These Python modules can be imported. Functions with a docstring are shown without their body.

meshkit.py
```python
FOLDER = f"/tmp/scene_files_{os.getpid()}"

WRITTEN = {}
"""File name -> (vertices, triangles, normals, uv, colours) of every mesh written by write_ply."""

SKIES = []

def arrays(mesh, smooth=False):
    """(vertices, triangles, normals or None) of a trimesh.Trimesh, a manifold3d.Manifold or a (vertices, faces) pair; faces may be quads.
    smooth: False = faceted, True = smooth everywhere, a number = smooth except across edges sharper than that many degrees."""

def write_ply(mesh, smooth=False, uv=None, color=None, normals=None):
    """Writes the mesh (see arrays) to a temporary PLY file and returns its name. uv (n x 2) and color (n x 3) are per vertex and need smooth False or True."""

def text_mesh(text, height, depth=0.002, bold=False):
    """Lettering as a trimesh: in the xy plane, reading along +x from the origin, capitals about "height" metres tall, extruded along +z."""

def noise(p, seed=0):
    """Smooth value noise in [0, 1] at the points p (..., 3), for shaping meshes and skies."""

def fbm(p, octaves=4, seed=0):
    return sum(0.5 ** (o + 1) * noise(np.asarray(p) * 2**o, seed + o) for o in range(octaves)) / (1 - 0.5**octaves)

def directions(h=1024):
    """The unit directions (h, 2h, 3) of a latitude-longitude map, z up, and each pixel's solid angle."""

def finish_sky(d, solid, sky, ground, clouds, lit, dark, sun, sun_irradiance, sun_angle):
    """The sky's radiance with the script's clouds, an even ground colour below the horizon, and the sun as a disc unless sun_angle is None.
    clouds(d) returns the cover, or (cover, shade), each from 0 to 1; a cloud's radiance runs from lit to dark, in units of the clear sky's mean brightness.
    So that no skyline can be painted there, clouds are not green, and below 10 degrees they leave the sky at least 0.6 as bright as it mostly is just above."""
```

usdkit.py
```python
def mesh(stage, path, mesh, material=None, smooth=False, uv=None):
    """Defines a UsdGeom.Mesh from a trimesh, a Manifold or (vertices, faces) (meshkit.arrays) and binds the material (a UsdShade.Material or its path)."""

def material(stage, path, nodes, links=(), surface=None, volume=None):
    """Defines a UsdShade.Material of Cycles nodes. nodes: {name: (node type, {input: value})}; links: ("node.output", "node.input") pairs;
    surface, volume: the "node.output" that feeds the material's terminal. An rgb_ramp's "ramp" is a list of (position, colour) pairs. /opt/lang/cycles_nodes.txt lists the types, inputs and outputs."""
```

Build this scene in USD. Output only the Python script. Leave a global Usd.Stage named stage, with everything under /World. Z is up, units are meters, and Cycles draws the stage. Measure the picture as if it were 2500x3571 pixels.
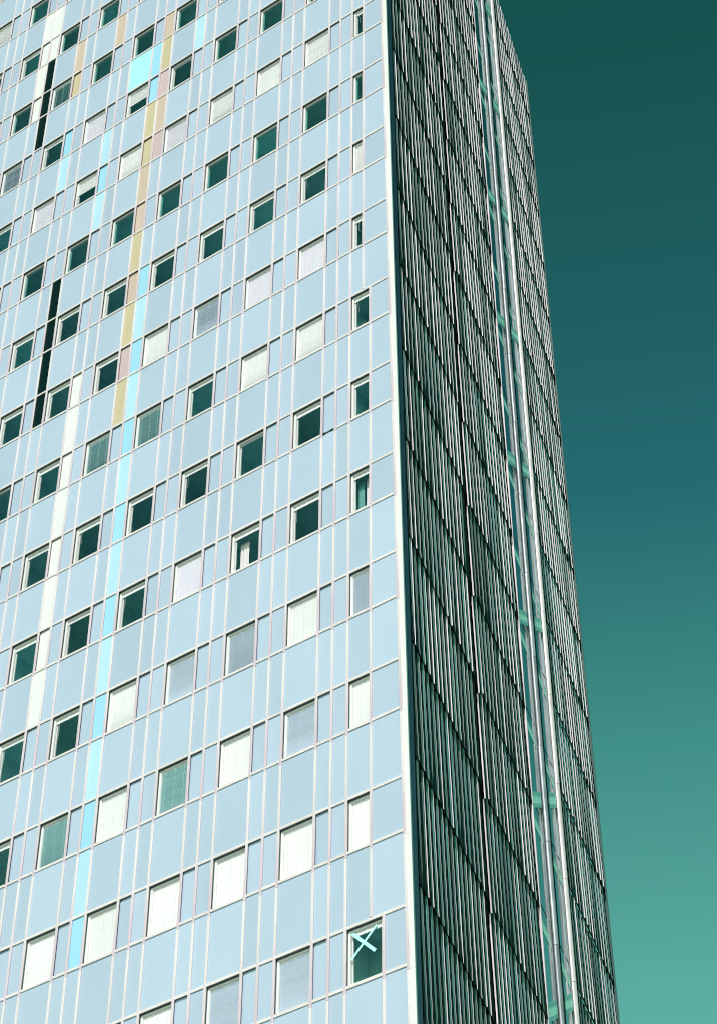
import math, random
import numpy as np
import usdkit, meshkit
from pxr import Usd, UsdGeom, UsdLux, UsdShade, Gf, Sdf, Vt

stage = Usd.Stage.CreateInMemory()
UsdGeom.SetStageUpAxis(stage, 'Z')
UsdGeom.SetStageMetersPerUnit(stage, 1.0)
UsdGeom.Xform.Define(stage, '/World')
UsdGeom.Scope.Define(stage, '/World/Looks')
rng = random.Random(7)

# ------------------------------------------------------------------ camera, sky, sun, exposure
H0 = 29.03                                   # height of the top of the lowest window row in view
IMW, IMH, FPX = 2500.0, 3571.0, 8050.8125
PITCH, YAW, ROLL = [math.radians(a) for a in (43.66257988, -36.16782325, 0.19952058)]
CAM = np.array([23.15107386, -33.44267006, -27.42978765 + H0])
_fw = np.array([math.sin(YAW) * math.cos(PITCH), math.cos(YAW) * math.cos(PITCH), math.sin(PITCH)])
_r = np.cross(_fw, [0, 0, 1]); _r /= np.linalg.norm(_r)
_u = np.cross(_r, _fw)
CR, CU = _r * math.cos(ROLL) + _u * math.sin(ROLL), -_r * math.sin(ROLL) + _u * math.cos(ROLL)
cam = UsdGeom.Camera.Define(stage, '/World/camera')
cam.CreateHorizontalApertureAttr(36.0)
cam.CreateVerticalApertureAttr(36.0 * IMH / IMW)
cam.CreateFocalLengthAttr(FPX / IMW * 36.0)
cam.CreateClippingRangeAttr(Gf.Vec2f(0.1, 20000.0))
_m = Gf.Matrix4d(*CR, 0, *CU, 0, *(-_fw), 0, *CAM, 1)
cam.AddTransformOp().Set(_m)
cam.CreateExposureAttr(0.0)

SUN_EL, SUN_AZ = math.radians(45.0), math.atan2(0.401, -0.916)
SUN = np.array([math.sin(SUN_AZ) * math.cos(SUN_EL), math.cos(SUN_AZ) * math.cos(SUN_EL), math.sin(SUN_EL)])
SKY_STRENGTH = 0.10
# tint of the clear sky by sine of elevation: pale green-teal low down, deep teal overhead
SKY_RAMP = [(0.0, (1.80, 1.90, 1.22)), (0.30, (1.50, 2.10, 1.22)), (0.45, (1.17, 2.36, 1.19)), (0.528, (0.98, 2.34, 1.17)), (0.613, (0.56, 1.85, 0.92)), (0.69, (0.24, 1.12, 0.70)), (0.815, (0.125, 0.73, 0.38)), (1.0, (0.09, 0.55, 0.30))]
sky_mat = usdkit.material(stage, '/World/Looks/sky_air', {
    'sky': ('sky_texture', {'sky_type': 'single_scattering', 'sun_disc': False, 'sun_elevation': SUN_EL, 'sun_rotation': SUN_AZ,
                            'altitude': 50.0, 'air_density': 1.0, 'aerosol_density': 1.0, 'ozone_density': 1.0}),
    'tc': ('texture_coordinate', {}), 'sx': ('separate_xyz', {}),
    'ramp': ('rgb_ramp', {'ramp': SKY_RAMP}),
    'mul': ('mix', {'mix_type': 'multiply', 'fac': 1.0}),
    'bg': ('background_shader', {'strength': SKY_STRENGTH}),
}, [('tc.generated', 'sx.vector'), ('sx.z', 'ramp.fac'), ('sky.color', 'mul.color1'), ('ramp.color', 'mul.color2'), ('mul.color', 'bg.color')], surface='bg.background')
dome = UsdLux.DomeLight.Define(stage, '/World/sky')
UsdShade.MaterialBindingAPI.Apply(dome.GetPrim()).Bind(sky_mat)
dome.GetPrim().SetCustomDataByKey('kind', 'structure')
dome.GetPrim().SetCustomDataByKey('label', 'clear teal sky, deep overhead and paler lower down')
dome.GetPrim().SetCustomDataByKey('category', 'sky')

sun = UsdLux.DistantLight.Define(stage, '/World/sun')
sun.CreateIntensityAttr(1.0)
sun.CreateNormalizeAttr(True)
sun.CreateAngleAttr(0.53)
sun.CreateColorAttr(Gf.Vec3f(1.0, 0.905, 0.90))
_z = SUN; _x = np.cross([0, 0, 1], _z); _x /= np.linalg.norm(_x); _y = np.cross(_z, _x)
sun.AddTransformOp().Set(Gf.Matrix4d(*_x, 0, *_y, 0, *_z, 0, 0, 0, 0, 1))

# ------------------------------------------------------------------ materials
def paint(name, col, rough=0.4, spec=0.5, metallic=0.0, vary=0.05, grain=0.05, scale=1.2, bump=0.0, bump_scale=1.5, stretch=(1, 1, 0.35)):
    """Painted or coated sheet: tone varies from piece to piece (object random) and softly over the sheet; optional gentle oil-canning relief."""
    d = tuple(c * (1 - grain * 2) for c in col); l = tuple(min(c * (1 + grain), 0.95) for c in col)
    nodes = {
        'geo': ('geometry', {}), 'map': ('mapping', {'mapping_type': 'point', 'scale': stretch}),
        'n': ('noise_texture', {'scale': scale, 'detail': 5.0, 'roughness': 0.6}),
        'ramp': ('rgb_ramp', {'ramp': [(0.25, d), (0.6, col), (0.85, l)]}),
        'oi': ('object_info', {}), 'mr': ('map_range', {'from_min': 0.0, 'from_max': 1.0, 'to_min': 1 - vary, 'to_max': 1 + vary * 0.6}),
        'hsv': ('hsv', {'hue': 0.5, 'saturation': 1.0}),
        'p': ('principled_bsdf', {'roughness': rough, 'specular_ior_level': spec, 'metallic': metallic}),
    }
    links = [('geo.position', 'map.vector'), ('map.vector', 'n.vector'), ('n.fac', 'ramp.fac'), ('oi.random', 'mr.value'), ('mr.result', 'hsv.value'), ('ramp.color', 'hsv.color'), ('hsv.color', 'p.base_color')]
    if bump:
        nodes['bn'] = ('noise_texture', {'scale': bump_scale, 'detail': 2.0})
        nodes['b'] = ('bump', {'strength': bump, 'distance': 0.02})
        links += [('geo.position', 'bn.vector'), ('bn.fac', 'b.height'), ('b.normal', 'p.normal')]
    return usdkit.material(stage, '/World/Looks/' + name, nodes, links, surface='p.BSDF')

def cap_paint(name, sheen_tone, dim_tone, joint):
    """White aluminium cap with its reflection painted in as colour, dimmer towards the foot of every length, broken up by noise."""
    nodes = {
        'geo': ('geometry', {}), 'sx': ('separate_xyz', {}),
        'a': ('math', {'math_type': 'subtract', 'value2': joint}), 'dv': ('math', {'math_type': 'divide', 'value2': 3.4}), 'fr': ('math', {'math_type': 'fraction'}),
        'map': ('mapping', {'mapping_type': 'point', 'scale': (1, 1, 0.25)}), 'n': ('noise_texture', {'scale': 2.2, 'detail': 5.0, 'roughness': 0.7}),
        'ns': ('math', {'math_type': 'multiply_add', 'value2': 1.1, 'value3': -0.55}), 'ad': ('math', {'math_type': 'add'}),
        'ramp': ('rgb_ramp', {'ramp': [(0.15, dim_tone), (0.75, sheen_tone)]}),  # painted sheen: brighter under each joint, dimmer at the foot
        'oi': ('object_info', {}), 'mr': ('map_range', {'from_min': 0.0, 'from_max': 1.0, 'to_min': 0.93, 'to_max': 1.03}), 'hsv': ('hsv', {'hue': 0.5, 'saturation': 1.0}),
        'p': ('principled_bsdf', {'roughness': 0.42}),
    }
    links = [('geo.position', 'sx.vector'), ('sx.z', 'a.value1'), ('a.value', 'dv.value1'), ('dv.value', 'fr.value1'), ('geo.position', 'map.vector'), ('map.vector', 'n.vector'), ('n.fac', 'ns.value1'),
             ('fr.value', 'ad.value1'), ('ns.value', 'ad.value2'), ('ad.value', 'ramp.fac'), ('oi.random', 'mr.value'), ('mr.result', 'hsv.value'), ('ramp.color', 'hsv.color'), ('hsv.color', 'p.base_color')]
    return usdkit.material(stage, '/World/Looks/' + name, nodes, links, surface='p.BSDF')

M = {}
M['panel'] = paint('blue_enamel', (0.455, 0.53, 0.69), 0.30, 0.4, vary=0.07, grain=0.03, scale=0.6, bump=0.05)
M['vent'] = paint('blue_vent_enamel', (0.44, 0.525, 0.68), 0.34, 0.4, vary=0.06, grain=0.03, scale=0.6)
M['cyan'] = paint('cyan_enamel', (0.35, 0.64, 0.86), 0.3, 0.4, vary=0.03, grain=0.02)
M['paleblue'] = paint('pale_cyan_enamel', (0.46, 0.68, 0.86), 0.3, 0.4, vary=0.03, grain=0.02)
M['aqua'] = paint('aqua_enamel', (0.42, 0.8, 0.88), 0.3, 0.4, vary=0.03, grain=0.02)
M['olive'] = paint('olive_enamel', (0.6, 0.49, 0.335), 0.35, 0.4, vary=0.05, grain=0.03)
M['tan'] = paint('tan_enamel', (0.63, 0.48, 0.415), 0.35, 0.4, vary=0.05, grain=0.03)
M['pink'] = paint('pink_enamel', (0.62, 0.45, 0.5), 0.35, 0.4, vary=0.05, grain=0.03)
M['white'] = paint('white_enamel', (0.8, 0.8, 0.8), 0.35, 0.4, vary=0.02, grain=0.02)
M['black'] = paint('black_enamel', (0.0006, 0.012, 0.012), 0.4, 0.08, vary=0.1, grain=0.1)
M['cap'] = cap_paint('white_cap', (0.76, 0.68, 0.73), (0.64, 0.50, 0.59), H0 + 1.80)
M['rail'] = paint('pale_rail', (0.85, 0.745, 0.785), 0.42, 0.5, vary=0.07, grain=0.08, scale=3.0, stretch=(0.5, 1, 3))
M['groove'] = paint('dark_groove', (0.09, 0.10, 0.12), 0.6, 0.3, vary=0.2, grain=0.2)
M['screw'] = paint('screw_steel', (0.42, 0.39, 0.4), 0.4, 0.5)
M['frame'] = paint('white_window_frame', (0.84, 0.8, 0.83), 0.38, 0.5, vary=0.02, grain=0.03, scale=3)
M['reveal'] = paint('dark_gasket', (0.04, 0.07, 0.08), 0.5, 0.4, vary=0.2, grain=0.1)
M['room'] = paint('room_lining', (0.37, 0.75, 0.78), 0.7, 0.3, vary=0.35, grain=0.15, scale=1.2)
M['blind'] = paint('white_blind', (0.96, 0.91, 0.95), 0.45, 0.4, vary=0.03, grain=0.01)
M['lilac'] = paint('lilac_blind', (0.86, 0.78, 0.93), 0.45, 0.4, vary=0.05, grain=0.02)
M['greenblind'] = paint('sea_green_blind', (0.36, 0.6, 0.66), 0.45, 0.4, vary=0.05, grain=0.02)
M['hazeblind'] = paint('grey_blue_blind', (0.66, 0.72, 0.90), 0.45, 0.4, vary=0.08, grain=0.02)
M['cord'] = paint('white_cord', (0.85, 0.85, 0.85), 0.6)
M['curtain'] = paint('white_cloth', (0.82, 0.74, 0.8), 0.85, 0.1, vary=0.02, grain=0.05, scale=6)
M['drape'] = paint('teal_cloth', (0.16, 0.40, 0.38), 0.85, 0.1, vary=0.02, grain=0.08, scale=6)
M['tape'] = paint('cyan_tape', (0.50, 0.97, 0.97), 0.4, 0.4, vary=0.01, grain=0.01)
M['bare'] = paint('bare_steel', (0.03, 0.05, 0.055), 0.4, 0.5, grain=0.3, scale=12)
M['leaf'] = paint('plant_leaf', (0.5, 0.62, 0.55), 0.5)
M['clay'] = paint('plant_pot', (0.30, 0.26, 0.22), 0.7)
M['paper'] = paint('paper', (0.75, 0.70, 0.72), 0.8)
M['ground'] = paint('paving', (0.24, 0.25, 0.24), 0.8, 0.2, grain=0.2, scale=0.3, stretch=(1, 1, 1))
M['roof'] = paint('roof_felt', (0.10, 0.11, 0.11), 0.8, 0.2, grain=0.2, scale=1.0, stretch=(1, 1, 1))
M['concrete'] = paint('core_concrete', (0.30, 0.31, 0.31), 0.8, 0.2, grain=0.15, scale=0.6, stretch=(1, 1, 1))
M['slat'] = paint('teal_slat', (0.038, 0.17, 0.158), 0.4, 0.2, metallic=0.0, vary=0.6, grain=0.12, scale=5, stretch=(3, 3, 0.15))
M['strip'] = paint('pale_slat_edge', (0.76, 0.65, 0.73), 0.38, 0.5, vary=0.12, grain=0.22, scale=9, stretch=(3, 3, 0.12))
M['sheet'] = paint('dark_sheet', (0.001, 0.016, 0.014), 0.7, 0.05, vary=0.2, grain=0.2, scale=3)
M['corner_white'] = paint('corner_white', (0.8, 0.76, 0.78), 0.4, 0.5, vary=0.02, grain=0.02)
M['corner_teal'] = paint('corner_teal', (0.10, 0.24, 0.24), 0.4, 0.3, vary=0.05)
M['corner_navy'] = paint('corner_navy', (0.014, 0.04, 0.08), 0.4, 0.2, vary=0.2, grain=0.1)
M['pipe'] = paint('bright_metal', (0.34, 0.38, 0.42), 0.42, 0.5, metallic=0.25, vary=0.25, grain=0.3, scale=4, stretch=(3, 3, 0.3), bump=0.05, bump_scale=2.0)
M['pipe_white'] = paint('pale_metal', (0.70, 0.64, 0.66), 0.42, 0.5, metallic=0.1, vary=0.06, grain=0.15, scale=4, stretch=(3, 3, 0.3), bump=0.05, bump_scale=2.0)
M['post'] = paint('streaked_post', (0.62, 0.55, 0.60), 0.4, 0.5, vary=0.3, grain=0.28, scale=1.6, stretch=(1, 1, 0.5))
M['fin'] = paint('grey_fin', (0.22, 0.25, 0.28), 0.45, 0.4, vary=0.1, grain=0.3, scale=5, stretch=(3, 3, 0.2))
M['band'] = paint('sea_green_band', (0.42, 0.82, 0.74), 0.35, 0.5, vary=0.08, grain=0.06, scale=2)
M['band_frame'] = paint('green_band_frame', (0.15, 0.46, 0.43), 0.35, 0.5, vary=0.08, grain=0.06, scale=2)

def glass(name, tint, refl_tint, base_refl, ior=1.5):
    return usdkit.material(stage, '/World/Looks/' + name, {
        'lw': ('layer_weight', {'blend': 0.5}), 'pw': ('math', {'math_type': 'power', 'value2': 4.0}), 'mx': ('math', {'math_type': 'add', 'value2': base_refl, 'use_clamp': True}),
        't': ('transparent_bsdf', {'color': tint}), 'g': ('glossy_bsdf', {'color': refl_tint, 'roughness': 0.01}), 'mix': ('mix_closure', {}),
    }, [('lw.facing', 'pw.value1'), ('pw.value', 'mx.value1'), ('mx.value', 'mix.fac'), ('t.BSDF', 'mix.closure1'), ('g.BSDF', 'mix.closure2')], surface='mix.closure')
M['pane'] = glass('window_glass', (0.99, 0.99, 0.99), (0.9, 0.95, 0.95), 0.02)
M['stair_pane'] = glass('stair_glass', (0.30, 0.45, 0.44), (0.55, 0.70, 0.75), 0.45)

# ------------------------------------------------------------------ mesh helpers
class MB:
    def __init__(self): self.v, self.f, self.n = [], [], 0
    def add(self, v, f):
        v = np.asarray(v, float).reshape(-1, 3); f = np.asarray(f, int)
        self.v.append(v); self.f.append(f + self.n); self.n += len(v)
        return self
    def box(self, x0, x1, y0, y1, z0, z1):
        v = [(x, y, z) for z in (z0, z1) for y in (y0, y1) for x in (x0, x1)]
        return self.add(v, BOXF)
    def hexa(self, p):                       # 8 corners ordered like box
        return self.add(p, BOXF)
    def mesh(self): return np.vstack(self.v), np.vstack(self.f)
BOXF = np.array([(0, 2, 3), (0, 3, 1), (4, 5, 7), (4, 7, 6), (0, 1, 5), (0, 5, 4), (2, 6, 7), (2, 7, 3), (0, 4, 6), (0, 6, 2), (1, 3, 7), (1, 7, 5)])

def prism(bottom, top):
    """Closed prism between two polygons (lists of 3D points, same count), counter-clockwise seen from outside the bottom's back."""
    n = len(bottom); v = list(bottom) + list(top); f = []
    for i in range(n):
        j = (i + 1) % n
        f += [(i, j, n + j), (i, n + j, n + i)]
    for i in range(1, n - 1):
        f += [(0, i + 1, i), (n, n + i, n + i + 1)]
    return v, f

def project(P):
    d = np.asarray(P, float) - CAM; z = d @ _fw
    return np.stack([IMW / 2 + FPX * (d @ CR) / z, IMH / 2 - FPX * (d @ CU) / z], -1)

USED = {}
def path_for(parent, name):
    k = (parent, name); USED[k] = USED.get(k, -1) + 1
    return f'{parent}/{name}' if USED[k] == 0 else f'{parent}/{name}_{USED[k]:03d}'
def put(parent, name, mb, mat, smooth=False, label=None, kind=None):
    p = path_for(parent, name)
    m = usdkit.mesh(stage, p, mb.mesh() if isinstance(mb, MB) else mb, M[mat] if isinstance(mat, str) else mat, smooth=smooth)
    if label: m.GetPrim().SetCustomDataByKey('label', label)
    if kind: m.GetPrim().SetCustomDataByKey('kind', kind)
    return p
def thing(name, label, cat, loc=(0, 0, 0), group=None):
    p = path_for('/World', name)
    x = UsdGeom.Xform.Define(stage, p); x.AddTranslateOp().Set(Gf.Vec3d(*loc))
    for k, v in (('label', label), ('category', cat), ('group', group)):
        if v: x.GetPrim().SetCustomDataByKey(k, v)
    return p

POOL = {}
def pool(name, mb, mat, smooth=False, label=None, stuff_only=False):
    """Collects pieces of one kind; the 300 that show largest become parts, the rest one joined part."""
    v, f = mb.mesh()
    lo, hi = v.min(0), v.max(0)
    q = project(v); a, b = q.min(0), q.max(0)
    inside = (b[0] > -10) & (a[0] < IMW + 10) & (b[1] > -10) & (a[1] < IMH + 10)
    w = np.clip([a, b], [0, 0], [IMW, IMH]); area = float(np.prod(w[1] - w[0])) if inside else -1.0
    POOL.setdefault(name, []).append((area, v, f, mat, smooth, label, stuff_only))
def flush(parent, limit=300):
    for name, items in POOL.items():
        order = sorted(range(len(items)), key=lambda i: -items[i][0])
        own = set(i for i in order[:limit] if items[i][0] > 0 and not items[i][6])
        for i, (area, v, f, mat, smooth, label, so) in enumerate(items):
            if i in own: put(parent, name, (v, f), mat, smooth, label)
        rest = {}
        for i, it in enumerate(items):
            if i not in own: rest.setdefault((it[3], it[4]), MB()).add(it[1], it[2])
        for (mat, smooth), mb in rest.items():
            put(parent, name + 's' if own else name, mb, mat, smooth, kind='stuff')

TOWER = thing('office_tower', 'leaning high-rise tower with pale blue panelled front, dark slatted side and white corner strip', 'building')

# ------------------------------------------------------------------ left (front) facade: plane y = 0, outside is -y
LEAN = -0.014117747643530777
FLOOR, WINH = 3.4, 1.46
ROWS = range(-9, 18)                          # window rows; row i has its window between z = 3.4 i - 1.46 and 3.4 i (above H0)
ROOF = 58.55
GROUND = -H0
# vertical lines, right to left (x of centre lines)
XW = [-2.485 - 1.9135 * m for m in range(14)]  # right edge of wide bay m+1
def xv0(z): return LEAN * z                    # the corner cap leans
def zone_x1(i):                                # right side of the narrow window column changes with the storey
    return -1.155 if i >= 7 else (-0.92 if i >= 1 else -0.597)
CW = 0.035                                     # half width of caps

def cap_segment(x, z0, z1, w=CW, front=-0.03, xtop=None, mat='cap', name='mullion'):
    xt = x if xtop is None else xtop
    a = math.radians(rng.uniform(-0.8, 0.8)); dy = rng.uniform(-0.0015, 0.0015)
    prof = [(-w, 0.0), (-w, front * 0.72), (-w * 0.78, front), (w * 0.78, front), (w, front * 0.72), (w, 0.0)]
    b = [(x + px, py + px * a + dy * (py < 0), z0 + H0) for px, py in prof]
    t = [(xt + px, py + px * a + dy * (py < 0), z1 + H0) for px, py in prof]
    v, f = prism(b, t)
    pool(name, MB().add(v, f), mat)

SCREWS = MB()
def screw_front(x, z, y=-0.0305, r=0.009):
    k = 6; a0 = rng.uniform(0, 1)
    ring = [(x + r * math.cos(a0 + 2 * math.pi * j / k), y, z + H0 + r * math.sin(a0 + 2 * math.pi * j / k)) for j in range(k)]
    top = [(x + 0.6 * r * math.cos(a0 + 2 * math.pi * j / k), y - 0.005, z + H0 + 0.6 * r * math.sin(a0 + 2 * math.pi * j / k)) for j in range(k)]
    f = [(j, (j + 1) % k, k + (j + 1) % k) for j in range(k)] + [(j, k + (j + 1) % k, k + j) for j in range(k)] + [(k, k + j, k + j + 1) for j in range(1, k - 1)]
    SCREWS.add(ring + top, f)
def in_view(x, z, margin=30):
    q = project((x, 0, z + H0)); return -margin < q[0] < IMW + margin and -margin < q[1] < IMH + margin

JOINT = 1.80                                    # joints of the vertical caps, above each row's head
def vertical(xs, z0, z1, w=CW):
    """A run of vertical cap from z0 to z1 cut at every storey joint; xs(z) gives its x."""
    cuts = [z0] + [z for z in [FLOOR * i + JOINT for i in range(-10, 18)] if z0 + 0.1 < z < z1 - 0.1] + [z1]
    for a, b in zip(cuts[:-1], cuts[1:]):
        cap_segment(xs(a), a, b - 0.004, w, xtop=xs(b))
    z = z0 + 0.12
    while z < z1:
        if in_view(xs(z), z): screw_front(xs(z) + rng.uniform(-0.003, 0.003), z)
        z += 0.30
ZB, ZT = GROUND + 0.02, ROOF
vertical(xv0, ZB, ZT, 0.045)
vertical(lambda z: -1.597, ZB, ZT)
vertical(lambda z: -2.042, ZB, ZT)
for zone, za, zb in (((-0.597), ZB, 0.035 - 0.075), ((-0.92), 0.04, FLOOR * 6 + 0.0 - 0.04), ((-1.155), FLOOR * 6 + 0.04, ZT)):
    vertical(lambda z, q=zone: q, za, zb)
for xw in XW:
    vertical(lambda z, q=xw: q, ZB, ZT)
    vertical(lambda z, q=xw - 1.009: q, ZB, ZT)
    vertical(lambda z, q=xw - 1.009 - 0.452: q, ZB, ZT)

# cell columns: (name, right x, left x)
CELLS = [('C', None, None), ('W0', None, -1.597), ('R1', -1.597, -2.042), ('L1', -2.042, XW[0])]
for m in range(1, 15):
    xr = XW[m - 1]
    CELLS.append((f'W{m}', xr, xr - 1.009))
    if m < 14:
        CELLS.append((f'R{m+1}', xr - 1.009, xr - 1.461)); CELLS.append((f'L{m+1}', xr - 1.461, XW[m]))
XLEFT = XW[13] - 1.009
# note: R(m) lies against the left side of bay m-1, L(m) against the right side of bay m

COLOUR = {}
for i in range(1, 9): COLOUR[('R5', 'w', i)] = 'cyan'
for i in range(1, 8): COLOUR[('R5', 'T', i)] = 'paleblue'
COLOUR.update({('R5', 'T', 8): 'panel', ('R5', 'w', 10): 'pink', ('R5', 'T', 10): 'tan', ('R5', 'w', 11): 'pink', ('R5', 'T', 11): 'olive', ('R5', 'w', 12): 'tan',
               ('L5', 'T', 6): 'olive', ('L5', 'w', 7): 'pink', ('L5', 'T', 7): 'olive', ('L5', 'w', 8): 'tan', ('L5', 'T', 8): 'olive', ('L5', 'w', 9): 'tan', ('L5', 'T', 9): 'tan',
               ('L5', 'w', 10): 'olive', ('L5', 'T', 10): 'olive', ('L5', 'w', 11): 'cyan', ('L5', 'T', 11): 'cyan', ('W5', 'T', 11): 'aqua', ('L4', 'T', 11): 'paleblue',
               ('L6', 'T', 12): 'tan', ('L6', 'T', 10): 'paleblue', ('L6', 'w', 10): 'cyan', ('L6', 'T', 9): 'paleblue', ('L7', 'w', 12): 'olive', ('L7', 'T', 12): 'tan',
               ('L7', 'w', 11): 'cyan', ('L7', 'T', 10): 'paleblue', ('R8', 'T', 12): 'black', ('R8', 'w', 12): 'black', ('R8', 'T', 11): 'black', ('R8', 'w', 13): 'white', ('R8', 'T', 13): 'white',
               ('L8', 'w', 13): 'white', ('L8', 'T', 12): 'white', ('L8', 'T', 13): 'white', ('L8', 'w', 12): 'white',
               ('R7', 'T', 8): 'black', ('R7', 'w', 8): 'black', ('R7', 'T', 7): 'black', ('R7', 'w', 7): 'black',
               ('L6', 'w', 7): 'white', ('L6', 'T', 6): 'white', ('L6', 'w', 6): 'white', ('L6', 'T', 5): 'white', ('L6', 'w', 5): 'white', ('L6', 'T', 4): 'white', ('L6', 'w', 4): 'white', ('L6', 'T', 3): 'white'})
COLNAME = {'cyan': 'cyan', 'paleblue': 'pale cyan', 'aqua': 'bright aqua', 'olive': 'olive yellow', 'tan': 'tan', 'pink': 'dusty pink', 'white': 'white', 'black': 'black'}

BARH = 0.038
def rail(xl, xr, z, bare=False):
    """One horizontal bar between two vertical caps, with a groove along it and a drip nose."""
    j = rng.uniform(-0.002, 0.002)
    if bare:
        mb = MB().box(xl + CW, xr - CW, -0.004, 0.03, z + H0 - 0.03, z + H0 + 0.028)
        mb.box(xl + CW + 0.01, xl + CW + 0.10, -0.03, -0.004, z + H0 - 0.02, z + H0 + 0.012).box(xr - CW - 0.13, xr - CW - 0.02, -0.026, -0.004, z + H0 - 0.02, z + H0 + 0.015)
        put(TOWER, 'bare_rail', mb, 'bare', label='dark bare fixing rail that has lost its pale cover strip'); return
    f = -0.021 + j; a, b = xl + CW + 0.001, xr - CW - 0.001
    z0 = z + H0
    # profile (y, z): upper lip, groove, lower lip with small nose
    prof = [(0.0, -BARH), (f * 0.6, -BARH), (f, -BARH + 0.006), (f, -0.010), (f + 0.005, -0.008), (f + 0.005, 0.001), (f * 0.93, 0.003), (f * 0.93, BARH - 0.006), (f * 0.6, BARH), (0.0, BARH)]
    vb = [(a, y, z0 + zz) for y, zz in prof]; vt = [(b, y, z0 + zz) for y, zz in prof]
    v, fc = prism(vb, vt)
    pool('rail', MB().add(v, fc), 'rail')
    x = a + 0.09
    while x < b:
        if in_view(x, z): screw_front(x, z + 0.018, f * 0.93 - 0.0005, 0.0085)
        x += 0.42 if b - a > 0.6 else max(0.2, b - a - 0.18)

def panel(kind, xl, xr, z0, z1, y, mat, label=None, lean_right=False):
    """A flat panel a touch out of true behind the caps."""
    e = 0.012; t = 0.03
    ta, tb, dy = rng.uniform(-0.002, 0.002), rng.uniform(-0.002, 0.002), rng.uniform(-0.001, 0.001)
    def xr_at(z): return (xv0(z) if lean_right else xr) - CW + e
    xa = xl + CW - e
    p = []
    for z in (z0, z1):
        for yy in (y, y + t):
            for x in (xa, xr_at(z)):
                p.append((x, yy + dy + (ta if x == xa else -ta) + (tb if z == z0 else -tb), z + H0))
    pool(kind, MB().hexa(p), mat, label=label)

# what each window shows: n none, r raised blind, t thin raised bar, w closed white blind, l closed lilac blind, s slats half open, g green slats, u blind half way down
SHOW = {
    0: ['x', 'w', 'w', 's', 'r', 'r', 'r', 'r', 'w', 'n', 'r'],
    1: ['s', 'w', 's', 'w', 'r', 'r', 'w', 'l', 'r', 'n', 'w', 'r'],
    2: ['s', 'w', 'w', 's', 'r', 't', 'w', 'l', 'r', 'n', 'w', 'n', 'r'],
    3: ['w', 'w', 'g', 's', 'l', 'r', 'r', 's', 'r', 'n', 'w', 'n', 'r'],
    4: ['w', 'w', 'w', 'w', 'r', 'r', 'g', 'w', 'r', 'n', 'l', 't', 'n', 'r'],
    5: ['w', 'w', 'g', 'r', 'r', 'r', 'g', 'r', 'r', 'n', 'w', 'u', 'n', 'n'],
    6: ['w', 's', 'r', 'r', 'r', 'r', 'r', 'r', 'r', 'n', 'u', 'l', 'n', 'n'],
    7: ['w', 'w', 's', 'r', 'w', 'r', 'n', 'r', 'r', 'n', 'l', 'r', 'g', 'n'],
    8: ['w', 's', 'r', 'r', 'n', 'w', 'r', 'r', 'n', 'w', 'r', 's', 'n', 'r', 'n', 'w'],
    9: ['r', 's', 'w', 'r', 'n', 'w', 'r', 'r', 'n', 'w', 'r', 's', 'n', 'r', 'w', 'n'],
}
def sash(mb, x0, x1, z0, z1, y0, y1, w, wt=None):
    wt = wt or w
    mb.box(x0, x0 + w, y0, y1, z0, z1); mb.box(x1 - w, x1, y0, y1, z0, z1)
    mb.box(x0 + w, x1 - w, y0, y1, z1 - wt, z1); mb.box(x0 + w, x1 - w, y0, y1, z0, z0 + w)
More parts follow.
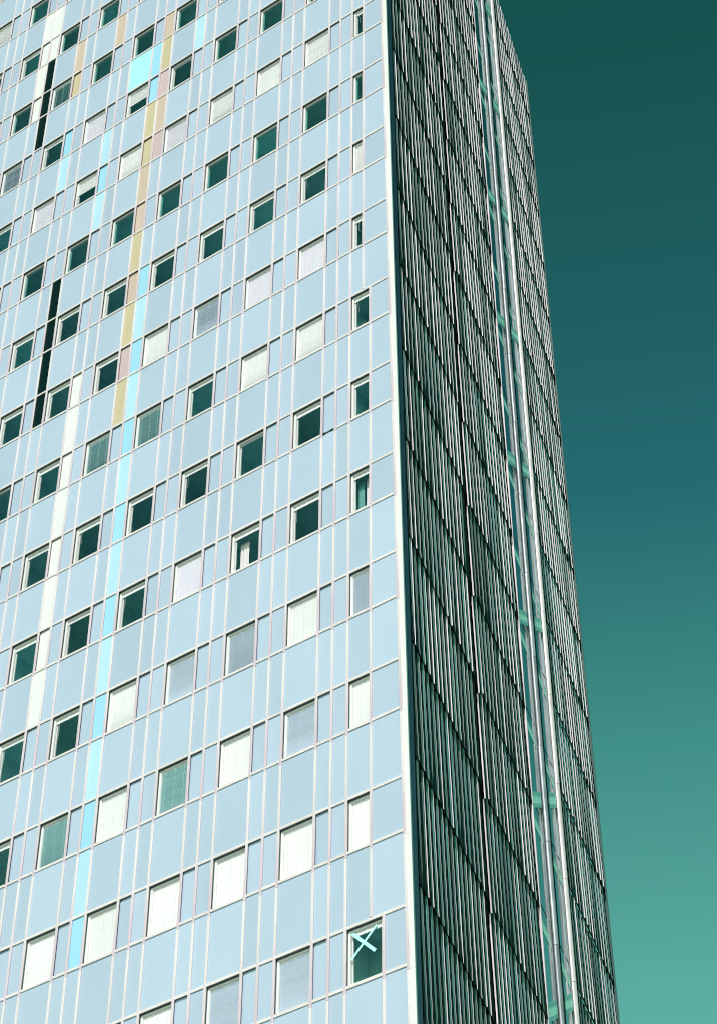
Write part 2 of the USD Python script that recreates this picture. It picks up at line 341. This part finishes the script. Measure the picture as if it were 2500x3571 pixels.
def blind_slats(x0, x1, ztop, zbot, y, tilt, tilt_foot=None, width=0.052, step=0.042):
    mb = MB(); z = ztop; hw = width / 2
    while z > zbot:
        u = (ztop - z) / max(0.1, ztop - zbot); t = math.radians(tilt + ((tilt_foot if tilt_foot is not None else tilt) - tilt) * max(0.0, (u - 0.45) / 0.55) ** 1.5)
        j = rng.uniform(-0.0012, 0.0012); tt = t + rng.uniform(-0.035, 0.035)
        dy, dz = hw * math.cos(tt), hw * math.sin(tt)
        p = []
        ny, nz = math.sin(tt) * 0.0012, math.cos(tt) * 0.0012
        for zz in (0, 1):
            for s_ in (-1, 1):
                for x in (x0, x1):
                    p.append((x, y + s_ * dy + (ny if zz else -ny) * -1, z + j + s_ * dz + (nz if zz else -nz)))
        mb.hexa(p); z -= step
    return mb

def window(m, i, xl, xr, z0, z1):
    show = SHOW.get(m, [])
    st = show[i] if 0 <= i < len(show) else rng.choice('wrnrs')
    a, b = xl + CW - 0.012, xr - CW + 0.012
    zl, zt = z0 + BARH - 0.012 + H0, z1 - BARH + 0.012 + H0
    q = project([((a + b) / 2, 0, (zl + zt) / 2)])[0]
    vis = -160 < q[0] < IMW + 160 and -160 < q[1] < IMH + 160
    mb = MB()
    f0 = 0.050; fw = 0.056
    sash(mb, a + 0.014, b - 0.014, zl + 0.01, zt - 0.03, f0, f0 + 0.055, fw, fw * 0.9)
    if not vis:
        FAR['frame'].add(*mb.mesh()); FAR['pane'].box(a, b, f0 + 0.03, f0 + 0.034, zl, zt); FAR['room'].box(a, b, f0 + 0.30, f0 + 0.32, zl, zt); return
    w = put(TOWER, 'window', mb, 'frame')
    # dark lining of the opening
    rv = MB(); sash(rv, a, b, zl, zt, 0.002, f0 + 0.05, 0.013, 0.028)
    put(w, 'lining', rv, 'reveal')
    gx0, gx1, gz0, gz1 = a + 0.014 + fw, b - 0.014 - fw, zl + 0.01 + fw, zt - 0.03 - fw * 0.9
    put(w, 'pane', MB().box(gx0 - 0.01, gx1 + 0.01, f0 + 0.022, f0 + 0.028, gz0 - 0.01, gz1 + 0.01), 'pane')
    # inner sash, a little narrower glass than the outer frame
    iy = f0 + 0.075
    inn = MB(); sash(inn, gx0 - 0.02, gx1 + 0.02, gz0 - 0.02, gz1 + 0.02, iy, iy + 0.03, 0.045, 0.04)
    put(w, 'inner_sash', inn, 'frame' if st not in 'n' else 'band_frame')
    # the room behind: back wall, ceiling, floor and side walls
    rm = MB(); d = (2.1 if m > 1 else 1.6 if m else 0.85) + (rng.uniform(-0.3, 0.4) if m else 0); ry = iy + 0.035
    X0, X1, Z0, Z1 = a - (0.36 if m else 0.15), b + (0.36 if m else 0.02), zl - 0.60, zt + 0.22
    rm.box(X0, X1, ry + d, ry + d + 0.02, Z0, Z1); rm.box(X0, X1, ry, ry + d, Z1, Z1 + 0.02); rm.box(X0, X1, ry, ry + d, Z0 - 0.02, Z0)
    rm.box(X0 - 0.006, X0, ry, ry + d, Z0, Z1); rm.box(X1, X1 + 0.006, ry, ry + d, Z0, Z1)
    put(w, 'room', rm, 'room')
    # parapet and side strips closing the room off round the sash
    pr = MB()
    pr.box(X0, X1, iy + 0.004, iy + 0.03, Z0, gz0 - 0.018); pr.box(X0, X1, iy + 0.004, iy + 0.03, gz1 + 0.018, Z1)
    pr.box(X0, gx0 - 0.018, iy + 0.004, iy + 0.03, gz0 - 0.018, gz1 + 0.018); pr.box(gx1 + 0.018, X1, iy + 0.004, iy + 0.03, gz0 - 0.018, gz1 + 0.018)
    put(w, 'inner_wall', pr, 'room')
    by = f0 + 0.052
    bx0, bx1 = gx0 + 0.006, gx1 - 0.006
    if st in 'rwlsgux':
        hr = MB().box(bx0, bx1, by - 0.013, by + 0.013, gz1 - 0.040, gz1 - 0.004)
        bm = {'l': 'lilac', 'g': 'greenblind', 's': 'hazeblind'}.get(st, 'blind')
        if st in 'rx':
            n = rng.uniform(0.045, 0.075)
            hr.box(bx0 + 0.004, bx1 - 0.004, by - 0.011, by + 0.011, gz1 - 0.046 - n, gz1 - 0.044)
            for fx in (0.12, 0.5, 0.86):
                xx = bx0 + (bx1 - bx0) * fx
                hr.box(xx - 0.012, xx + 0.012, by - 0.017, by - 0.0115, gz1 - 0.062 - n, gz1 - 0.002)
        put(w, 'head_rail', hr, 'blind')
        if st in 'wlsgu':
            tilt = {'w': rng.uniform(80, 85), 'l': rng.uniform(83, 86), 's': rng.uniform(66, 71), 'g': rng.uniform(64, 69), 'u': 82}[st]
            foot = tilt - (rng.choice([0, 0, 4, 12]) if st == 'w' else rng.choice([-8, 0, 5]) if st in 'sg' else 0)
            zb = gz0 + 0.012 if st != 'u' else gz0 + (gz1 - gz0) * rng.uniform(0.48, 0.56)
            put(w, 'blind', blind_slats(bx0, bx1, gz1 - 0.055, zb, by, tilt, foot, *((0.031, 0.0255) if st in 'sg' else (0.035, 0.028))), bm)
            cd = MB()
            for fx in (0.14, 0.5, 0.86):
                xx = bx0 + (bx1 - bx0) * fx
                cd.box(xx - 0.002, xx + 0.002, by - 0.0225, by - 0.0195, zb, gz1 - 0.03)
            put(w, 'blind_cord', cd, 'cord')
        if st == 'r' and rng.random() < 0.45:
            xx = bx0 + 0.05 + rng.uniform(0, 0.06); dx = rng.uniform(0.0, 0.05); zz = gz1 - 0.08
            put(w, 'blind_wand', MB().hexa([(xx + (dx if k < 4 else 0) + (0.004 if k % 2 else 0), by - 0.016 + (0.004 if k % 4 > 1 else 0), zz - (0.45 + 0.2 * rng.random() if k < 0 else 0.5) * (k < 4)) for k in range(8)]), 'cord')
    elif st == 't':
        put(w, 'head_rail', MB().box(bx0, bx1, by - 0.01, by + 0.01, gz1 - 0.05, gz1 - 0.022), 'blind')
FAR = {k: MB() for k in ('frame', 'pane', 'room')}

for i in ROWS:
    zw0, zw1, zt1 = FLOOR * i - WINH, FLOOR * i, FLOOR * i + FLOOR - WINH
    for c, xr, xl in CELLS:
        k = c[0]
        x1w = zone_x1(i)                       # for the window row
        x1t = -1.155 if i >= 6 else (-0.92 if i >= 0 else -0.597)   # for the tall row above it
        for row, za, zb in (('w', zw0, zw1), ('T', zw1, zt1)):
            if zb > ROOF - 0.3 and row == 'T': zb = ROOF - 0.06
            x1 = x1w if row == 'w' else x1t
            if c == 'C': L_, R_ = x1, None
            elif c == 'W0': L_, R_ = -1.597, x1
            else: L_, R_ = xl, xr
            if zb <= za: continue
            if k == 'W' and row == 'w':
                window(int(c[1:]), i, L_, R_, za, zb)
            else:
                mat = COLOUR.get((c, row, i), 'panel')
                lab = None
                if mat in COLNAME: lab = f'{COLNAME[mat]} coloured facade panel'
                z0p, z1p = za + BARH - 0.012, zb - BARH + 0.012
                if c == 'C': panel('corner_panel', L_, 0, z0p, z1p, 0.004, 'panel', None, True)
                elif k == 'W': panel('wide_panel', L_, R_, z0p, z1p, 0.004, mat, lab)
                elif row == 'T': panel('narrow_panel', L_, R_, z0p, z1p, 0.004, mat, lab)
                elif k == 'L': panel('vent_panel', L_, R_, z0p, z1p, 0.036, mat if mat != 'panel' else 'vent', lab)
                else: panel('short_panel', L_, R_, z0p, z1p, 0.010, mat, lab)
            # the rail at the foot and the head of this cell
            rx = R_ if R_ is not None else xv0(za) - 0.008
            if row == 'T':
                for zz in (zw1, zt1):
                    if zz > ROOF - 0.3: continue
                    if c == 'C':
                        # where the narrow column steps, the head rail runs under the cap above
                        lx = x1w if zz == zw1 else x1t
                        if zz == zw1 and x1w > x1t: lx = x1w
                        rail(lx, xv0(zz) - 0.008, zz)
                    elif c == 'W0':
                        rail(-1.597, (x1w + (2 * CW if x1w != x1t else 0.0) if zz == zw1 else x1t), zz)
                    else:
                        rail(L_, R_, zz, bare=(c == 'L1' and i == 4 and zz == zt1))
for k, mb in FAR.items():
    if mb.n: put(TOWER, {'frame': 'window_frames', 'pane': 'window_panes', 'room': 'window_backs'}[k], mb, k, kind='stuff')

# ------------------------------------------------------------------ right (side) facade: tall thin slats in storey-high tiers
ANG = math.radians(107.63548766089767)
D = np.array([math.cos(ANG), math.sin(ANG), 0.0]); LV = np.array([LEAN, 0, 1.0])
N = np.cross(D, LV); N /= np.linalg.norm(N)
def drift(s): return np.interp(s, [0, 6, 12, 22], [0.002, 0.006, 0.0085, 0.0105])
def RP(s, z, n=0.0):
    return np.array([0, 0, H0]) + z * LV + (s + z * drift(s)) * D + (n + 0.12) * N
def tier(k, s): return 0.86 + 3.45 * k - 0.02 * s
def rbox(mb, s0, s1, n0, n1, z0, z1):
    """Box on the side facade; z0, z1 may be functions of s."""
    f0 = z0 if callable(z0) else (lambda s: z0); f1 = z1 if callable(z1) else (lambda s: z1)
    p = []
    for f in (f0, f1):
        for n in (n0, n1):
            for s in (s0, s1): p.append(RP(s, f(s), n))
    # order: (s,n,z) -> same layout as box with x=s, y=n; orientation flips because (s,n,z) is left-handed here
    return mb.add(p, BOXF[:, ::-1])
KT = range(-9, 18)
ZR = ROOF
SEED = random.Random(11)
def slat(s, k, wide=1.0):
    za = max(tier(k, s), GROUND + 0.1); zb = min(tier(k + 1, s) - 0.006, ZR)
    if zb - za < 0.2: return
    out = 0.036 + SEED.uniform(-0.012, 0.012)                    # each tier kicks out at its foot over the tier below
    ja, jb = SEED.uniform(-0.004, 0.004), SEED.uniform(-0.004, 0.004)
    w = 0.050 * wide
    prof = [(0.0, -0.02), (0.010, 0.006), (w - 0.006, 0.009), (w, -0.02)]
    bot = [RP(s + a + ja, za - 0.004 * SEED.random(), n + out) for a, n in prof]
    top = [RP(s + a + jb, zb, n + 0.004) for a, n in prof]
    v, f = prism(bot, top); f = [(a, c, b) for a, b, c in f]
    pool('slat', MB().add(v, f), 'slat')
    # thin upstanding edge of the sheet: some stand proud into the raking sun, others lie back in the shade
    e0 = w + 0.035 + SEED.uniform(-0.012, 0.012); t = 0.012
    tall = SEED.random() < 0.34 + 0.42 * min(1.0, max(0.0, (za + 2) / 45 + min(s, 13.0) / 34 - 0.15))
    pr = SEED.uniform(0.020, 0.029) if tall else SEED.uniform(0.004, 0.011)
    em = MB()
    prb, prt = pr, pr * SEED.uniform(0.25, 0.95)
    bot = [RP(s + a + ja, za, n + out) for a, n in ((e0, -0.02), (e0 + 0.003, prb), (e0 + t, prb), (e0 + t + 0.003, -0.02))]
    top = [RP(s + a + jb, zb, n + 0.006) for a, n in ((e0, -0.02), (e0 + 0.003, prt), (e0 + t, prt), (e0 + t + 0.003, -0.02))]
    v, f = prism(bot, top); em.add(v, [(a, c, b) for a, b, c in f])
    pool('edge_strip', em, 'strip')
SA = [0.62 + 0.372 * j for j in range(15)]
SB = [6.78 + 0.380 * j for j in range(13)]
SC = [15.92 + 0.380 * j for j in range(14)]
for k in KT:
    for s in SA + SB + SC: slat(s, k)
# backing sheets behind the slats, one per tier and field
for k in KT:
    for a, b in ((0.55, 6.26), (6.62, 11.84), (15.84, 21.28)):
        z1 = lambda s, k=k: min(tier(k + 1, s), ZR)
        z0 = lambda s, k=k: max(tier(k, s), GROUND + 0.05)
        if z1(a) - z0(a) < 0.1: continue
        mb = MB(); p = []
        for f, o in ((z0, 0.055), (z1, 0.0)):
            for n in (-0.05, -0.02):
                for s in (a, b): p.append(RP(s, f(s), n + o))
        pool('backing_sheet', mb.add(p, BOXF[:, ::-1]), 'sheet')
# the deep slot with its pale cover strip
for k in KT:
    z1 = lambda s, k=k: min(tier(k + 1, s) - 0.015, ZR); z0 = lambda s, k=k: max(tier(k, s) - 0.25, GROUND + 0.05)
    if z1(6.4) - z0(6.4) < 0.3: continue
    p = []
    for f, o in ((z0, 0.05), (lambda s, k=k: min(tier(k + 1, s) - 0.262, ZR), 0.0)):
        for n in (-0.03, 0.006):
            for s in (6.50, 6.525): p.append(RP(s, f(s), n + o))
    pool('slot_cover', MB().add(p, BOXF[:, ::-1]), 'strip')
mb = MB()
rbox(mb, 6.26, 6.62, -0.22, -0.12, GROUND + 0.05, ZR)
put(TOWER, 'slot', mb, 'sheet', label='deep dark vertical slot in the slatted side')
# end trim of the slat fields
for s0, s1, n0, n1, mt in ((11.80, 11.84, -0.1, 0.05, 'strip'), (15.80, 15.83, -0.1, 0.03, 'sheet'), (21.26, 21.34, -0.3, 0.07, 'slat')):
    mb = MB(); rbox(mb, s0, s1, n0, n1, GROUND + 0.05, ZR); put(TOWER, 'end_trim', mb, mt)

# ---- glazed stair strip between the slat fields
def pipe(sc, nc, r, z0, z1, mat):
    a = [(sc + r * math.cos(t), nc + r * math.sin(t)) for t in np.linspace(0, 2 * math.pi, 20, endpoint=False)]
    v, f = prism([RP(s, z0, n) for s, n in a], [RP(s, z1, n) for s, n in a])
    return v, [(x, z, y) for x, y, z in f]
for k in KT:
    for (s0, s1) in ((11.85, 13.0), (14.05, 15.0)):
        za, zb = max(tier(k, 12) - 0.2, GROUND + 0.05), min(tier(k + 1, 12) - 0.62, ZR)
        if zb - za < 0.3: continue
        mb = MB(); p = []
        rbox(mb, s0, s1, -0.004, 0.0, lambda s: max(tier(k, s) - 0.18, GROUND + 0.05), lambda s: min(tier(k + 1, s) - 0.60, ZR))
        pool('stair_window', mb, 'stair_pane')
        # sill band across the bay: pale face between two darker frames
        if tier(k + 1, 12) < ZR:
            fr = MB()
            rbox(fr, s0, s1, -0.02, 0.008, lambda s: tier(k + 1, s) - 0.60, lambda s: tier(k + 1, s) - 0.53)
            rbox(fr, s0, s1, -0.02, 0.008, lambda s: tier(k + 1, s) - 0.25, lambda s: tier(k + 1, s) - 0.18)
            pool('sill_frame', fr, 'band_frame')
            bd = MB(); rbox(bd, s0, s1, -0.02, 0.004, lambda s: tier(k + 1, s) - 0.53, lambda s: tier(k + 1, s) - 0.25)
            pool('sill_band', bd, 'band')
            ln = MB(); rbox(ln, s0, s1, -0.01, 0.006, lambda s: tier(k + 1, s) + 0.27, lambda s: tier(k + 1, s) + 0.31)
            pool('glazing_bar', ln, 'sheet')
# sloping bands (stair flights) every second storey, each crossing both bays
SLOPE = 0.70
for k in range(-9, 17, 2):
    zs = lambda s, k=k: tier(k, 12) + 0.52 + SLOPE * (s - 11.9)
    for (s0, s1) in ((11.86, 13.0), (14.05, 15.0)):
        if zs(s0) < GROUND + 1 or zs(s1) > ZR - 0.1: continue
        fr = MB()
        rbox(fr, s0, s1, 0.0, 0.036, lambda s: zs(s) - 0.56, lambda s: zs(s) - 0.42)
        rbox(fr, s0, s1, 0.0, 0.036, lambda s: zs(s) - 0.15, lambda s: zs(s))
        pool('stair_stringer', fr, 'band_frame')
        bd = MB(); rbox(bd, s0, s1, 0.0, 0.032, lambda s: zs(s) - 0.42, lambda s: zs(s) - 0.15)
        pool('stair_panel', bd, 'band')
for k in KT:
    for sa, sb, nb in ((12.70, 12.76, 0.026), (14.46, 14.55, 0.030)):
        za, zb = max(tier(k, sa) - 0.20, GROUND + 0.05), min(tier(k + 1, sa) - 0.21, ZR)
        if zb - za < 0.3: continue
        prof = [(sa, -0.003), (sb, nb), (sb + 0.02, nb), (sb + 0.03, -0.003)]
        v, f = prism([RP(a, za, n) for a, n in prof], [RP(a, zb, n) for a, n in prof])
        pool('inner_post', MB().add(v, [(a, c, b) for a, b, c in f]), 'post')
# round cover pipes, storey by storey, with thin mullion fins beside them
for k in KT:
    for sc, nc, r, mt in ((13.36, 0.03, 0.092, 'pipe'), (15.24, 0.03, 0.098, 'pipe_white')):
        za, zb = max(tier(k, sc) - 0.22, GROUND + 0.05), min(tier(k + 1, sc) - 0.235, ZR)
        if zb - za < 0.3: continue
        v, f = pipe(sc, nc, r, za, zb, mt)
        pool('round_cover', MB().add(v, f), mt, smooth=40)
        v, f = pipe(sc, nc, r - 0.012, zb, min(zb + 0.02, ZR), mt)
        pool('cover_joint', MB().add(v, f), 'sheet')
for s0 in (12.98, 13.06, 15.02, 15.09):
    mb = MB(); rbox(mb, s0, s0 + 0.02, -0.02, 0.022, GROUND + 0.05, ZR); put(TOWER, 'glazing_fin', mb, 'fin')
for s0, s1, n1 in ((13.60, 13.98, 0.03), (15.44, 15.50, 0.05)):
    mb = MB(); rbox(mb, s0, s1, -0.05, n1, GROUND + 0.05, ZR); put(TOWER, 'dark_jamb', mb, 'sheet')
for s0, s1 in ((13.0, 13.60), (15.0, 15.44), (15.5, 15.80)):
    mb = MB(); rbox(mb, s0, s1, -0.08, -0.05, GROUND + 0.05, ZR); put(TOWER, 'backing_strip', mb, 'sheet')
# stair hall behind the glass
mb = MB(); rbox(mb, 11.6, 16.0, -1.3, -1.2, GROUND + 0.05, ZR - 0.05); put(TOWER, 'stair_wall', mb, 'room')

# ------------------------------------------------------------------ the corner: white strip, thin teal return, dark strip with screws
def sheared(mb, xa, xb, y0, y1, z0, z1):
    p = []
    for z in (z0, z1):
        for y in (y0, y1):
            for x in (xa, xb): p.append((xv0(z) + x, y, z + H0))
    return mb.hexa(p)
cuts = [ZB] + [FLOOR * i + JOINT for i in range(-9, 17)] + [ZT]
for a, b in zip(cuts[:-1], cuts[1:]):
    j = rng.uniform(-0.001, 0.001)
    pool('corner_cover', sheared(MB(), 0.048, 0.170, -0.026 + j, 0.02, a, b - 0.005), 'corner_white')
    pool('corner_return', sheared(MB(), 0.171, 0.176, -0.018 + j, 0.020, a, b - 0.005), 'corner_teal')
    mb = MB(); rbox(mb, 0.085, 0.40, -0.01, 0.025 + j, a, b - 0.006); pool('corner_strip', mb, 'corner_navy')
z = ZB + 0.3
while z < ZT:
    if in_view(0, z):
        c = RP(0.30, z, 0.0265); k = 6
        ring = [c + 0.010 * (math.cos(2 * math.pi * j / k) * D + math.sin(2 * math.pi * j / k) * LV) for j in range(k)]
        top = [q + 0.006 * N for q in ring]
        v, f = prism(ring, top); SCREWS.add(v, f)
    z += 0.82
put(TOWER, 'screw', SCREWS, 'screw', kind='stuff')
flush(TOWER)

# ------------------------------------------------------------------ body of the tower behind the cladding, roof
far_r = RP(21.3, 0, -0.3); far_l = np.array([XLEFT - 0.05, 0.2, 0])
def plan(z, inset=0.0):
    sh = LV * z
    a = np.array([0.0, 3.0, 0]) + sh * np.array([1, 0, 0]); a[0] -= 1.8
    b = RP(21.2, z, -1.5); b[2] = 0
    c = np.array([XLEFT - 4.0, 24.0, 0]); d = np.array([XLEFT, 3.0, 0])
    return [np.array([p[0], p[1], z + H0]) for p in (a, b, c, d)]
v, f = prism(plan(GROUND + 0.02), plan(ROOF - 0.2)); put(TOWER, 'core', MB().add(v, f), 'concrete')
def roofpoly(z, e):
    a = np.array([xv0(z) + 0.02, 0.03, 0]); b = RP(21.25, z, -0.05); c = np.array([XLEFT - 4.0, 24.2, 0]); d = np.array([XLEFT, 0.03, 0])
    return [np.array([p[0], p[1], z + H0]) for p in (a, b, c, d)]
v, f = prism(roofpoly(ROOF - 0.18, 0), roofpoly(ROOF - 0.03, 0)); put(TOWER, 'roof', MB().add(v, f), 'roof')
mb = MB().box(XLEFT - 0.12, XLEFT - 0.04, 0.0, 24.0, 0.05, ROOF + H0 - 0.2); put(TOWER, 'end_wall', mb, 'panel')

# ------------------------------------------------------------------ small things in and on the windows
def strip_between(p, q, w, y0, y1):
    p, q = np.array(p, float), np.array(q, float); d = q - p; d /= np.linalg.norm(d); n = np.array([-d[1], d[0]]) * w / 2
    c = [p - n, q - n, p + n, q + n]
    return MB().hexa([(c[k][0], yy, c[k][1] + H0) for k2 in (0, 1) for yy in (y0, y1) for k in ((0, 1) if k2 == 0 else (2, 3))])
t = thing('tape_cross', 'cross of bright cyan tape stuck on the lowest window by the corner', 'tape')
put(t, 'tape_strip', strip_between((-1.511, -0.074), (-0.872, -0.759), 0.078, 0.0655, 0.0695), 'tape')
put(t, 'tape_strip', strip_between((-0.830, -0.143), (-1.490, -0.767), 0.056, 0.0610, 0.0650), 'tape')

def cloth(x0, x1, z0, z1, y, folds, amp, top_fn=None):
    nx, nz = 40, 14; V = []; F = []
    for a in range(nx + 1):
        u = a / nx; x = x0 + (x1 - x0) * u
        zt = top_fn(u) if top_fn else z1
        for b in range(nz + 1):
            t_ = b / nz; z = z0 + (zt - z0) * t_
            V.append((x + 0.01 * math.sin(3 * t_ + 9 * u), y + amp * math.sin(folds * 2 * math.pi * u + 0.6 * math.sin(2 * t_)) * (1 - 0.3 * t_), z + H0))
    for a in range(nx):
        for b in range(nz):
            i = a * (nz + 1) + b
            F += [(i, i + nz + 1, i + nz + 2), (i, i + nz + 2, i + 1)]
    n = len(V); V2 = [(x, yy + 0.004, z) for x, yy, z in V]; F2 = [(c + n, b + n, a + n) for a, b, c in F]
    return MB().add(V + V2, F + F2)
YR = 0.30
t = thing('curtain', 'sheer white curtain bunched in the left half of a dark window, lit at its foot', 'curtain')
put(t, 'cloth', cloth(-5.30, -4.98, 12.16, 13.36, YR, 3.5, 0.022), 'curtain', smooth=True)
t = thing('curtain', 'teal curtain with a white lining in a narrow dark window beside the corner', 'curtain')
put(t, 'cloth', cloth(-1.52, -1.31, 12.16, 13.50, YR, 3.5, 0.02), 'drape', smooth=True)
put(t, 'lining', cloth(-1.29, -1.10, 12.16, 13.50, YR + 0.02, 2.5, 0.015), 'curtain', smooth=True)
t = thing('curtain', 'heavy folded drape behind a half open blind, low in the wide bay nearest the corner', 'curtain')
put(t, 'cloth', cloth(-3.40, -2.58, 3.4 * 2 - 1.36, 3.4 * 2 - 0.12, YR + 0.05, 6.5, 0.03), 'drape', smooth=True)

t = thing('potted_plant', 'small spiky plant on the sill of a narrow dark window near the corner', 'plant')
cx, cz = -1.335, 3.4 * 6 - 1.37
mb = MB(); n = 8
v, f = prism([(cx + 0.035 * math.cos(2 * math.pi * j / n), 0.24 + 0.035 * math.sin(2 * math.pi * j / n), cz + H0) for j in range(n)], [(cx + 0.05 * math.cos(2 * math.pi * j / n), 0.24 + 0.05 * math.sin(2 * math.pi * j / n), cz + H0 + 0.11) for j in range(n)])
put(t, 'pot', MB().add(v, f), 'clay')
mb = MB()
for j in range(11):
    a = 2 * math.pi * j / 11 + 0.2; l = 0.20 + 0.08 * rng.random(); lean = 0.25 + 0.5 * rng.random()
    dx, dy = math.cos(a), 0.6 * math.sin(a); zb = cz + H0 + 0.10
    p0 = np.array([cx, 0.24, zb]); p1 = p0 + [dx * l * lean * 0.5, dy * l * lean * 0.5, l * 0.6]; p2 = p0 + [dx * l * lean * 1.2, dy * l * lean * 1.0, l * 0.95]
    sd = np.array([-dy, dx, 0]) * 0.008 + np.array([0.004, 0, 0])
    mb.add([p0 - sd, p0 + sd, p1 - sd, p1 + sd, p2], [(0, 1, 3), (0, 3, 2), (2, 3, 4)])
put(t, 'leaf', mb, 'leaf', kind='stuff')
t = thing('paper_sheet', 'sheet of paper leaning on the sill of a dark window at the left edge', 'paper')
put(t, 'sheet', MB().hexa([(-12.69, 0.25, 19.06 + H0), (-12.40, 0.25, 19.06 + H0), (-12.69, 0.253, 19.06 + H0), (-12.40, 0.253, 19.06 + H0), (-12.67, 0.30, 19.38 + H0), (-12.42, 0.30, 19.42 + H0), (-12.67, 0.303, 19.38 + H0), (-12.42, 0.303, 19.42 + H0)]), 'paper')

# ------------------------------------------------------------------ ground
g = MB().add([(-3000, -3000, 0), (3000, -3000, 0), (3000, 3000, 0), (-3000, 3000, 0)], [(0, 1, 2), (0, 2, 3)])
p = put('/World', 'ground', g, 'ground')
for k, v in (('kind', 'structure'), ('label', 'flat grey paving round the foot of the tower'), ('category', 'ground')):
    stage.GetPrimAtPath(p).SetCustomDataByKey(k, v)
